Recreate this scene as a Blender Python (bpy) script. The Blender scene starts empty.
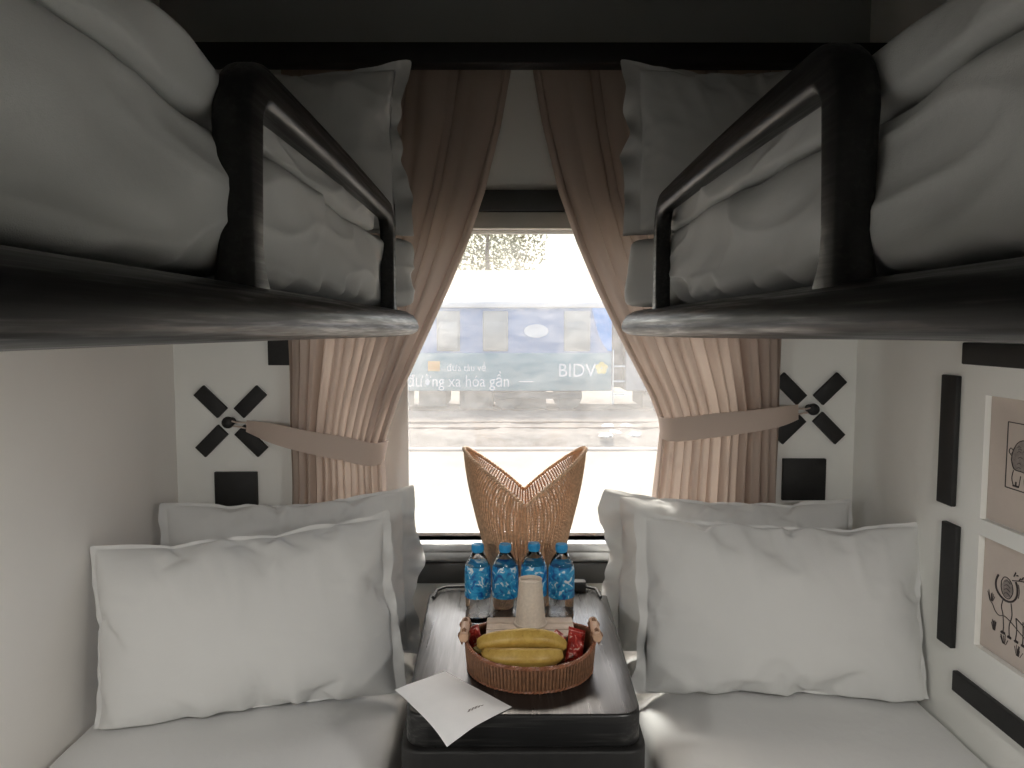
import bpy, bmesh, math, random
from mathutils import Vector, Matrix, noise
R = math.radians
PI = math.pi
EYE = 1.53                      # camera height; shapes below are written with z measured from eye level
sc = bpy.context.scene
col = sc.collection

# ------------------------------------------------------------------ camera
cam_d = bpy.data.cameras.new('camera')
cam = bpy.data.objects.new('camera', cam_d); col.objects.link(cam)
cam.location = (0, 0, EYE)
cam.rotation_euler = (PI/2 - math.atan(56/740), 0, -2/740)
cam_d.sensor_width = 36; cam_d.lens = 36*740/1024
cam_d.clip_start = 0.02; cam_d.clip_end = 500
sc.camera = cam

# ------------------------------------------------------------------ world, sun, exposure
world = bpy.data.worlds.new('world'); sc.world = world; world.use_nodes = True
wn = world.node_tree; wn.nodes.clear()
sky = wn.nodes.new('ShaderNodeTexSky'); sky.sky_type = 'NISHITA'; sky.sun_disc = False
sky.sun_elevation = R(60); sky.sun_rotation = R(-15); sky.dust_density = 6; sky.air_density = 1.2; sky.ozone_density = .6
bg = wn.nodes.new('ShaderNodeBackground'); bg.inputs['Strength'].default_value = 0.34
out = wn.nodes.new('ShaderNodeOutputWorld')
wn.links.new(sky.outputs[0], bg.inputs[0]); wn.links.new(bg.outputs[0], out.inputs[0])
sun_d = bpy.data.lights.new('sun', 'SUN'); sun_d.energy = 3.6; sun_d.angle = R(5); sun_d.color = (1, .97, .92)
sun = bpy.data.objects.new('sun', sun_d); col.objects.link(sun)
sun.rotation_euler = (R(-30), 0, R(14))
sc.view_settings.view_transform = 'Standard'; sc.view_settings.look = 'None'
sc.view_settings.gamma = 1; sc.view_settings.use_curve_mapping = False
sc.view_settings.exposure = 0.45
sc.cycles.max_bounces = 10; sc.cycles.diffuse_bounces = 6; sc.cycles.glossy_bounces = 4
sc.cycles.transmission_bounces = 8; sc.cycles.transparent_max_bounces = 12
sc.cycles.caustics_reflective = False; sc.cycles.sample_clamp_indirect = 6
def portal(name, loc, rot, sx, sy):
    d = bpy.data.lights.new(name, 'AREA'); d.shape = 'RECTANGLE'; d.size = sx; d.size_y = sy; d.cycles.is_portal = True
    o = bpy.data.objects.new(name, d); col.objects.link(o); o.location = loc; o.rotation_euler = rot
portal('window_portal', (.03, 2.44, EYE-.18), (R(-90), 0, 0), 1.34, 1.0)
portal('corridor_window_portal', (.025, -1.47, EYE-.62), (R(90), 0, 0), .8, .50)

# ------------------------------------------------------------------ helpers: pixel rays of the photograph (design distances)
_P = math.atan(56/740)
def ray(px, py):
    a = (px-512)/740; b = (384-py)/740
    y = math.cos(_P) + b*math.sin(_P); z = -math.sin(_P) + b*math.cos(_P); q = 2/740
    return Vector((a*math.cos(q)+y*math.sin(q), -a*math.sin(q)+y*math.cos(q), z))
def aY(px, py, Y):
    r = ray(px, py); return r*(Y/r.y)
def aX(px, py, X):
    r = ray(px, py); return r*(X/r.x)
def aZ(px, py, Z):
    r = ray(px, py); return r*(Z/r.z)

# ------------------------------------------------------------------ helpers: objects
def empty(name, loc, label=None, cat=None, group=None, rz=0):
    o = bpy.data.objects.new(name, None); col.objects.link(o)
    o.location = (loc[0], loc[1], loc[2]+EYE); o.rotation_euler = (0, 0, rz); o.empty_display_size = .05
    if label: tag(o, label, cat, group)
    return o
def tag(o, label, cat, group=None, kind=None):
    if label: o['label'] = label
    if cat: o['category'] = cat
    if group: o['group'] = group
    if kind: o['kind'] = kind
    return o
class MB:
    """collects geometry in local coordinates"""
    def __init__(s): s.v = []; s.f = []
    def add(s, vs, fs):
        n = len(s.v); s.v += [tuple(v) for v in vs]; s.f += [[i+n for i in f] for f in fs]; return s
    def box(s, x0, x1, y0, y1, z0, z1, r=0, seg=2, M=None):
        bm = bmesh.new(); bmesh.ops.create_cube(bm, size=1)
        for v in bm.verts:
            v.co = Vector((x0+(x1-x0)*(v.co.x+.5), y0+(y1-y0)*(v.co.y+.5), z0+(z1-z0)*(v.co.z+.5)))
        if r: bmesh.ops.bevel(bm, geom=bm.edges[:], offset=r, segments=seg, profile=.5, affect='EDGES')
        if M: bm.transform(M)
        bm.verts.index_update()
        s.add([v.co.copy() for v in bm.verts], [[v.index for v in f.verts] for f in bm.faces]); bm.free(); return s
    def prism(s, pts, z0, z1, r=0, seg=3):
        bm = bmesh.new(); vs = [bm.verts.new((p[0], p[1], z0)) for p in pts]; f = bm.faces.new(vs)
        e = bmesh.ops.extrude_face_region(bm, geom=[f])
        for v in [g for g in e['geom'] if isinstance(g, bmesh.types.BMVert)]: v.co.z = z1
        bmesh.ops.recalc_face_normals(bm, faces=bm.faces)
        if r:
            ed = [e for e in bm.edges if abs(e.verts[0].co.z-e.verts[1].co.z) < 1e-6]
            bmesh.ops.bevel(bm, geom=ed, offset=r, segments=seg, profile=.5, affect='EDGES')
        bm.verts.index_update()
        s.add([v.co.copy() for v in bm.verts], [[v.index for v in f.verts] for f in bm.faces]); bm.free(); return s
    def lathe(s, prof, n=32, c=(0, 0, 0), M=None, cap0=True, cap1=True):
        vs = []; fs = []
        for (r, z) in prof:
            for k in range(n):
                a = 2*PI*k/n; vs.append(Vector((r*math.cos(a), r*math.sin(a), z)))
        for j in range(len(prof)-1):
            for k in range(n):
                k2 = (k+1) % n; fs.append([j*n+k, j*n+k2, (j+1)*n+k2, (j+1)*n+k])
        if cap0: fs.append(list(range(n))[::-1])
        if cap1: fs.append([(len(prof)-1)*n+k for k in range(n)])
        vs = [(M @ v if M else v)+Vector(c) for v in vs]
        return s.add(vs, fs)
    def sweep(s, pts, sec, up=Vector((0, 0, 1)), closed=False, scale=None, cap=True):
        """sec: list of (a,b) offsets along side and up vectors; scale: per point (sa, sb)"""
        pts = [Vector(p) for p in pts]; n = len(sec); N = len(pts); vs = []; fs = []; pu = None
        for i, p in enumerate(pts):
            if closed: t = pts[(i+1) % N]-pts[i-1]
            else: t = pts[min(i+1, N-1)]-pts[max(i-1, 0)]
            t.normalize()
            u = (up if pu is None else pu); u = u - t*u.dot(t)
            if u.length < 1e-4: u = Vector((1, 0, 0)) - t*t.x
            u.normalize(); pu = u; sd = t.cross(u)
            sa, sb = scale[i] if scale else (1, 1)
            vs += [p+sd*a*sa+u*b*sb for a, b in sec]
        for i in range(N if closed else N-1):
            j = (i+1) % N
            for k in range(n):
                k2 = (k+1) % n; fs.append([i*n+k, i*n+k2, j*n+k2, j*n+k])
        if cap and not closed:
            fs.append(list(range(n))[::-1]); fs.append([(N-1)*n+k for k in range(n)])
        return s.add(vs, fs)
    def tube(s, pts, r, n=6, closed=False, up=Vector((0, 0, 1)), scale=None):
        return s.sweep(pts, circ(r, n), up, closed, scale)
    def grid(s, nx, ny, fn):
        n = len(s.v)
        for j in range(ny+1):
            for i in range(nx+1): s.v.append(tuple(fn(i/nx, j/ny)))
        for j in range(ny):
            for i in range(nx):
                a = n+j*(nx+1)+i; s.f.append([a, a+1, a+nx+2, a+nx+1])
        return s
    def build(s, name, mat, parent=None, smooth=True, angle=35, off=None, fix=True):
        """vertices are given in eye-level coordinates; off = origin of the object or its parent's base"""
        me = bpy.data.meshes.new(name); O = Vector(off) if off is not None else Vector((0, 0, 0))
        me.from_pydata([Vector(v)-O for v in s.v], [], s.f); me.validate()
        if fix:
            bm = bmesh.new(); bm.from_mesh(me); bmesh.ops.recalc_face_normals(bm, faces=bm.faces); bm.to_mesh(me); bm.free()
        mats = mat if isinstance(mat, list) else [mat]
        for m in mats: me.materials.append(m)
        if smooth:
            me.shade_smooth() if hasattr(me, 'shade_smooth') else None
            if angle < 180: me.set_sharp_from_angle(angle=R(angle))
        o = bpy.data.objects.new(name, me); col.objects.link(o)
        if parent: o.parent = parent
        else: o.location = O + Vector((0, 0, EYE))
        return o
def circ(r, n, r2=None):
    return [(r*math.cos(2*PI*k/n), (r2 or r)*math.sin(2*PI*k/n)) for k in range(n)]
def rrect(a, b, r, n=4):
    p = []
    for cx, cy, a0 in ((a-r, b-r, 0), (-a+r, b-r, 90), (-a+r, -b+r, 180), (a-r, -b+r, 270)):
        for k in range(n+1):
            t = R(a0+90*k/n); p.append((cx+r*math.cos(t), cy+r*math.sin(t)))
    return p
def lerp(a, b, t): return a+(b-a)*t
def ss(a, b, x):
    t = max(0, min(1, (x-a)/(b-a))); return t*t*(3-2*t)
def interp(tab, x):
    if x <= tab[0][0]: return tab[0][1]
    for (a, b), (c, d) in zip(tab, tab[1:]):
        if x <= c: return lerp(b, d, (x-a)/(c-a))
    return tab[-1][1]
def nz(x, y, z): return noise.noise(Vector((x, y, z)))
def struct(mb, name, mat, **k):
    o = mb.build(name, mat, **k); o['kind'] = 'structure'; return o
def copy_tree(o, parent=None):
    c = o.copy(); col.objects.link(c); c.parent = parent
    for ch in [q for q in bpy.data.objects if q.parent == o]: copy_tree(ch, c)
    return c
def text_mesh(body, size, M, extr=.004):
    cu = bpy.data.curves.new('txt', 'FONT'); cu.body = body; cu.size = size; cu.extrude = extr; cu.resolution_u = 3
    to = bpy.data.objects.new('txt', cu); col.objects.link(to)
    dg = bpy.context.evaluated_depsgraph_get(); dg.update()
    me = bpy.data.meshes.new_from_object(to.evaluated_get(dg))
    mb = MB(); mb.add([M @ v.co for v in me.vertices], [list(p.vertices) for p in me.polygons])
    bpy.data.objects.remove(to); bpy.data.meshes.remove(me); return mb

# ------------------------------------------------------------------ materials
class Mat:
    def __init__(s, name):
        s.m = bpy.data.materials.new(name); s.m.use_nodes = True; s.t = s.m.node_tree; s.n = s.t.nodes; s.b = s.n['Principled BSDF']
        s.o = s.n['Material Output']
        s.tc = s.n.new('ShaderNodeTexCoord')
    def set(s, **k):
        for a, v in k.items(): s.b.inputs[a.replace('_', ' ')].default_value = v
        return s
    def link(s, a, b): s.t.links.new(a, b)
    def mapping(s, scale, rot=(0, 0, 0)):
        m = s.n.new('ShaderNodeMapping'); m.inputs['Scale'].default_value = scale; m.inputs['Rotation'].default_value = rot
        s.link(s.tc.outputs['Object'], m.inputs[0]); return m.outputs[0]
    def noise(s, vec, scale=5, detail=4, rough=.55, dist=0):
        t = s.n.new('ShaderNodeTexNoise'); t.inputs['Scale'].default_value = scale; t.inputs['Detail'].default_value = detail
        t.inputs['Roughness'].default_value = rough; t.inputs['Distortion'].default_value = dist; s.link(vec, t.inputs['Vector']); return t.outputs['Fac']
    def ramp(s, fac, stops):
        r = s.n.new('ShaderNodeValToRGB'); e = r.color_ramp.elements
        while len(e) < len(stops): e.new(.5)
        for q, (p, c) in zip(e, stops): q.position = p; q.color = (*c, 1) if len(c) == 3 else c
        s.link(fac, r.inputs[0]); return r.outputs[0]
    def bump(s, fac, strength=.3, dist=.001, node=None):
        b = s.n.new('ShaderNodeBump'); b.inputs['Strength'].default_value = strength; b.inputs['Distance'].default_value = dist
        s.link(fac, b.inputs['Height'])
        s.link(b.outputs[0], (node or s.b).inputs['Normal']); return b
def g3(v): return (v, v, v)
def plain(name, c, rough=.6, var=.06, vs=8, metal=0, bump=0, **k):
    m = Mat(name); v = m.mapping((1, 1, 1)); f = m.noise(v, vs)
    m.link(m.ramp(f, [(.3, tuple(x*(1-var) for x in c)), (.7, tuple(min(1, x*(1+var)) for x in c))]), m.b.inputs['Base Color'])
    m.set(Roughness=rough, Metallic=metal, **k)
    if bump: m.bump(m.noise(v, vs*12), bump, .001)
    return m.m
def oak(name, axis, lo=.006, hi=.05, rough=.34):
    m = Mat(name); sc_ = [34, 34, 34]; sc_[axis] = 1.6
    v = m.mapping(tuple(sc_)); f = m.noise(v, 1.0, 6, .6, .8)
    sc2 = [150, 150, 150]; sc2[axis] = 5
    v2 = m.mapping(tuple(sc2)); f2 = m.noise(v2, 1.0, 3, .6, .2)
    mx = m.n.new('ShaderNodeMath'); mx.operation = 'MULTIPLY'; m.link(f, mx.inputs[0]); m.link(f2, mx.inputs[1])
    m.link(m.ramp(mx.outputs[0], [(.12, (lo*.6, lo*.62, lo*.7)), (.26, (lo*1.3, lo*1.3, lo*1.3)), (.42, (hi, hi*.95, hi*.9))]), m.b.inputs['Base Color'])
    m.link(m.ramp(mx.outputs[0], [(.15, g3(rough+.2)), (.35, g3(rough))]), m.b.inputs['Roughness'])
    m.bump(mx.outputs[0], .55, .0016)
    return m.m
def cotton(name, c, fine=.15, sheen=.2):
    m = Mat(name); v = m.mapping((1, 1, 1))
    f = m.noise(v, 4, 3)
    m.link(m.ramp(f, [(.3, tuple(x*.97 for x in c)), (.7, c)]), m.b.inputs['Base Color'])
    m.set(Roughness=.85); m.b.inputs['Sheen Weight'].default_value = sheen
    a = m.noise(v, 900, 2); b = m.noise(v, 14, 4, .6)
    ad = m.n.new('ShaderNodeMath'); ad.operation = 'MULTIPLY_ADD'; ad.inputs[1].default_value = 6; m.link(b, ad.inputs[0]); m.link(a, ad.inputs[2])
    m.bump(ad.outputs[0], fine, .002)
    return m.m
def linen(name, c, trans=.45):
    m = Mat(name); v = m.mapping((1, 1, 1)); v2 = m.mapping((500, 500, 40)); v3 = m.mapping((60, 60, 700))
    a = m.noise(v2, 1, 2); b = m.noise(v3, 1, 2); ad = m.n.new('ShaderNodeMath'); ad.operation = 'ADD'
    m.link(a, ad.inputs[0]); m.link(b, ad.inputs[1])
    colr = m.ramp(ad.outputs[0], [(.35, tuple(x*.78 for x in c)), (.65, c), ])
    ad.use_clamp = False
    m.link(colr, m.b.inputs['Base Color']); m.set(Roughness=.9)
    m.bump(ad.outputs[0], .25, .001)
    tr = m.n.new('ShaderNodeBsdfTranslucent'); m.link(colr, tr.inputs['Color'])
    mix = m.n.new('ShaderNodeMixShader'); mix.inputs[0].default_value = trans
    m.link(m.b.outputs[0], mix.inputs[1]); m.link(tr.outputs[0], mix.inputs[2]); m.link(mix.outputs[0], m.o.inputs[0])
    return m.m

M_wall = plain('cream_wall_paint', (.84, .81, .77), .55, .02, 3, bump=.03)
M_wallb = plain('cream_panel', (.86, .86, .82), .5, .03, 3, bump=.05)
M_ceil = plain('grey_ceiling', (.30, .31, .31), .7, .04, 4, bump=.05)
M_floor = plain('dark_floor', (.06, .055, .05), .5, .2, 6)
M_oakY = oak('black_oak_lengthwise', 1, .007, .13, .30); M_oakR = oak('black_oak_rail', 1, .005, .028, .30); M_oakX = oak('black_oak_across', 0); M_oakZ = oak('black_oak_upright', 2)
M_table = oak('black_oak_table', 1, .005, .035, .27); M_table.node_tree.nodes['Principled BSDF'].inputs['Coat Weight'].default_value = .6; M_table.node_tree.nodes['Principled BSDF'].inputs['Coat Roughness'].default_value = .22
M_blk = plain('matt_black_wood', (.010, .0095, .009), .6, .3, 40, bump=.2)
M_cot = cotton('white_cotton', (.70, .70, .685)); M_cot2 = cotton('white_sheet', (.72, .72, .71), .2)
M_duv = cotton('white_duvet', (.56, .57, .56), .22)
M_cur = linen('beige_linen', (.50, .41, .35), .30); M_tie = linen('beige_tieback_linen', (.60, .49, .42), .15)
M_alu = plain('window_aluminium', (.55, .56, .56), .28, .1, 20, metal=.8)
M_dark = plain('dark_grey_paint', (.05, .052, .05), .45, .1, 10)
M_strip = plain('pale_metal_strip', (.46, .45, .40), .4, .05, 10)
M_paper = plain('art_paper', (.60, .52, .46), .8, .04, 10, bump=.05)
M_ink = plain('black_ink', (.04, .03, .03), .7, .3, 60)
M_ink2 = plain('grey_ink_wash', (.28, .24, .22), .8, .25, 80)

# ------------------------------------------------------------------ the room shell
XL, XR, YB, YN, ZF, ZC = -1.045, 1.08, 2.3, -.5, -1.53, 1.06
WX0, WX1, WZ0, WZ1 = -.62, .68, -.67, .306
T = .12
m = MB().box(XL-T, XR+T, YN-T, YB+T, ZF-.1, ZF); struct(m, 'floor', M_floor, smooth=False)
m = MB().box(XL-T, XR+T, YN-T, YB+T, ZC, ZC+.1); struct(m, 'ceiling', M_ceil, smooth=False)
m = MB().box(XL-T, XL, YN-T, YB+T, ZF, ZC); struct(m, 'wall_left', M_wall, smooth=False)
# right wall: face pierced by two shallow recesses that hold the drawings
HY0, HY1 = 1.20, 1.67; HZ = [(-.437, -.152), (-.735, -.474)]
m = MB()
m.box(XR, XR+.016, HY1, YB+T, ZF, ZC).box(XR, XR+.016, YN-T, HY0, ZF, ZC)
m.box(XR, XR+.016, HY0, HY1, HZ[0][1], ZC).box(XR, XR+.016, HY0, HY1, HZ[1][1], HZ[0][0]).box(XR, XR+.016, HY0, HY1, ZF, HZ[1][0])
m.box(XR+.016, XR+T, YN-T, YB+T, ZF, ZC)
struct(m, 'wall_right', M_wallb, smooth=False)
m = MB()
m.box(XL, WX0, YB, YB+T, ZF, ZC).box(WX1, XR, YB, YB+T, ZF, ZC)
m.box(WX0, WX1, YB, YB+T, ZF, WZ0).box(WX0, WX1, YB, YB+T, WZ1, ZC)
struct(m, 'wall_back', M_wallb, smooth=False)
DX0, DX1, DZ1 = -.34, .39, .42
m = MB()
m.box(XL, DX0, YN-T, YN, ZF, ZC).box(DX1, XR, YN-T, YN, ZF, ZC).box(DX0, DX1, YN-T, YN, DZ1, ZC)
struct(m, 'wall_front', M_wallb, smooth=False)
# dark beam over the curtains
m = MB().box(XL, XR, 2.14, 2.20, .742, .80, .004); struct(m, 'trim_1', M_blk)
# unseen corridor outside the doorway, its window shaped low and small to limit light
m = MB().box(-1.6, 1.6, -1.52, YN-T, ZF-.1, ZF).box(-1.6, 1.6, -1.52, YN-T, ZC, ZC+.1)
m.box(-1.72, -1.6, -1.52, YN-T, ZF, ZC).box(1.6, 1.72, -1.52, YN-T, ZF, ZC)
m.box(-1.6, -.375, -1.52, -1.42, ZF, ZC).box(.425, 1.6, -1.52, -1.42, ZF, ZC).box(-.375, .425, -1.52, -1.42, ZF, -.85).box(-.375, .425, -1.52, -1.42, -.38, ZC)
m.box(-1.6, XL-T, YN-T-.02, YN-T+.05, ZF, ZC).box(XR+T, 1.6, YN-T-.02, YN-T+.05, ZF, ZC)
struct(m, 'wall_corridor', M_wall, smooth=False)
# fill lamps added out of view under the upper bunks, brightening the lower half
M_fill = plain('fill_lamp_glow', (.85, .83, .78), .4, .02, 5); M_fill.node_tree.nodes['Principled BSDF'].inputs['Emission Color'].default_value = (1, .93, .84, 1); M_fill.node_tree.nodes['Principled BSDF'].inputs['Emission Strength'].default_value = 2.0
def fill_lamp(x, label):
    O = (x, .55, -.06); t = empty('fill_lamp', O, label, 'lamp', 'added fill lamps under the upper bunks')
    MB().box(x-.06, x+.06, .32, .78, -.045, -.014, .006).build('fill_housing', M_alu, t, off=O)
    MB().box(x-.05, x+.05, .335, .765, -.051, -.043, .003).build('fill_panel', M_fill, t, off=O)
    d = bpy.data.lights.new('fill_light', 'AREA'); d.shape = 'RECTANGLE'; d.size = .11; d.size_y = .42; d.energy = FILL_W; d.color = (1, .97, .93)
    o = bpy.data.objects.new('fill_light', d); col.objects.link(o); o.parent = t; o.location = (0, 0, -.002); o.rotation_euler = (R(22), 0, 0)
FILL_W = 7.5
m = MB().box(XL+.001, XR-.001, 2.285, 2.3, .80, ZC-.001, .002); struct(m, 'trim_5', plain('grey_upper_panel', (.42, .44, .43), .6, .04, 4))
# corner fillet strips
fill_lamp(-.66, 'slim added fill lamp under the upper left bunk')
fill_lamp(.70, 'slim added fill lamp under the upper right bunk')
# ------------------------------------------------------------------ window
gm = Mat('dusty_window_glass')
v = gm.mapping((1, 1, 1)); f1 = gm.noise(v, 2.2, 5, .6, .6); f2 = gm.noise(gm.mapping((3, 3, 9)), 6, 5, .65)
ad = gm.n.new('ShaderNodeMath'); ad.operation = 'MULTIPLY'; gm.link(f1, ad.inputs[0]); gm.link(f2, ad.inputs[1])
mr = gm.n.new('ShaderNodeMapRange'); mr.inputs['From Min'].default_value = .12; mr.inputs['From Max'].default_value = .4
mr.inputs['To Min'].default_value = .07; mr.inputs['To Max'].default_value = .17; gm.link(ad.outputs[0], mr.inputs['Value'])
tr = gm.n.new('ShaderNodeBsdfTransparent'); tr.inputs[0].default_value = (.97, .98, .97, 1)
dt = gm.n.new('ShaderNodeBsdfTranslucent'); dt.inputs[0].default_value = (.95, .94, .91, 1)
gl = gm.n.new('ShaderNodeBsdfGlossy'); gl.inputs['Roughness'].default_value = .05
mx1 = gm.n.new('ShaderNodeMixShader'); mx2 = gm.n.new('ShaderNodeMixShader'); mx2.inputs[0].default_value = .04
gm.link(mr.outputs[0], mx1.inputs[0]); gm.link(tr.outputs[0], mx1.inputs[1]); gm.link(dt.outputs[0], mx1.inputs[2])
gm.link(mx1.outputs[0], mx2.inputs[1]); gm.link(gl.outputs[0], mx2.inputs[2]); gm.link(mx2.outputs[0], gm.o.inputs[0])
M_glass = gm.m
w0 = MB().box(WX0, WX1, 2.362, 2.366, WZ0, WZ1)
win = struct(w0, 'window_1', M_glass, smooth=False)
m = MB()
for a in ((WX0, WX0+.03), (WX1-.03, WX1), (-.405, -.325)):
    m.box(a[0], a[1], 2.345, 2.361, WZ0, WZ1, .003)
m.box(WX0, WX1, 2.345, 2.361, WZ1-.012, WZ1, .003).box(WX0, WX1, 2.345, 2.361, WZ0, WZ0+.012, .003)
fr = m.build('window_frame', plain('white_frame_paint', (.86, .85, .82), .5, .02, 5), win)
m = MB().box(WX0-.02, WX1+.02, 2.262, 2.36, -.70, WZ0, .006, 3).box(WX0-.02, WX1+.02, 2.285, 2.36, -.735, -.70, .004)
sl = m.build('window_sill', M_alu, win)
for o_ in (fr, sl): o_.location = (0, 0, 0)
m = MB().box(XL+.01, XR-.015, 2.268, 2.30, -.80, -.738, .004); struct(m, 'trim_2', M_dark)
m = MB().box(WX0-.05, WX1+.05, 2.278, 2.30, .354, .418, .003); struct(m, 'trim_3', M_dark)
m = MB().box(WX0-.05, WX1+.05, 2.282, 2.30, .302, .352, .003); struct(m, 'trim_4', M_strip)

# ------------------------------------------------------------------ lower bunks
BEDZ = -.95
def bunk(side, label, mlabel, slabel):
    x_wall, x_in = (XL, -.27) if side < 0 else (XR, .325)
    x0, x1 = min(x_wall, x_in), max(x_wall, x_in)
    t = empty('lower_bunk', ((x0+x1)/2, 1.0, ZF), label, 'bunk', 'lower bunks')
    O = ((x0+x1)/2, 1.0, ZF)
    MB().box(x0+.002, x1-.002, YN+.02, YB-.003, ZF+.001, -1.20, .006).build('bed_base', M_oakY, t, off=O)
    MB().box(x0+.002, x1-.002, YN+.02, YB-.003, -1.20, -1.13, .012, 3).build('bed_platform', M_oakY, t, off=O)
    # mattress wrapped in a rumpled sheet
    def fn(u, v):
        y = lerp(YN+.03, YB-.03, v); s = u*2-1
        # rounded section
        k = 6; a = lerp(-PI*.5-.35, PI*.5+.35, u); cx = math.sin(a); cz = math.cos(a)
        den = (abs(cx)**k+abs(cz)**k)**(1/k); cx /= den; cz /= den
        x = (x0+x1)/2 + cx*(x1-x0)/2*.992
        z = -1.04 + cz*(.09 if cz > 0 else .25)
        if cz < 0: z = max(z, -1.128)
        inner = (x-x_wall)/(x_in-x_wall)
        w = .004*nz(x*3, y*3, 3+side)+.004*nz(x*9, y*7, side)+.010*ss(.6, 1, inner)*ss(1.4, 2.0, y)*abs(nz(x*16, y*9, 9+side))
        w += .003*math.sin(40*(x*side-.3*y)+3*nz(x*3, y*3, 1))*ss(.5, 1, inner)
        return (x, y, z + (w-.004 if cz > 0 else 0))
    mm = MB().grid(90, 150, fn).build('mattress', M_cot2, None, off=((x0+x1)/2, 1.0, -1.13), angle=180)
    tag(mm, mlabel, 'mattress', 'lower bunk mattresses')
bunk(-1, 'black wooden lower bunk base along the left wall', 'white-sheeted mattress of the lower bunk left of the table', '')
bunk(1, 'black wooden lower bunk base along the right wall', 'white-sheeted mattress of the lower bunk right of the table', '')

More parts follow.
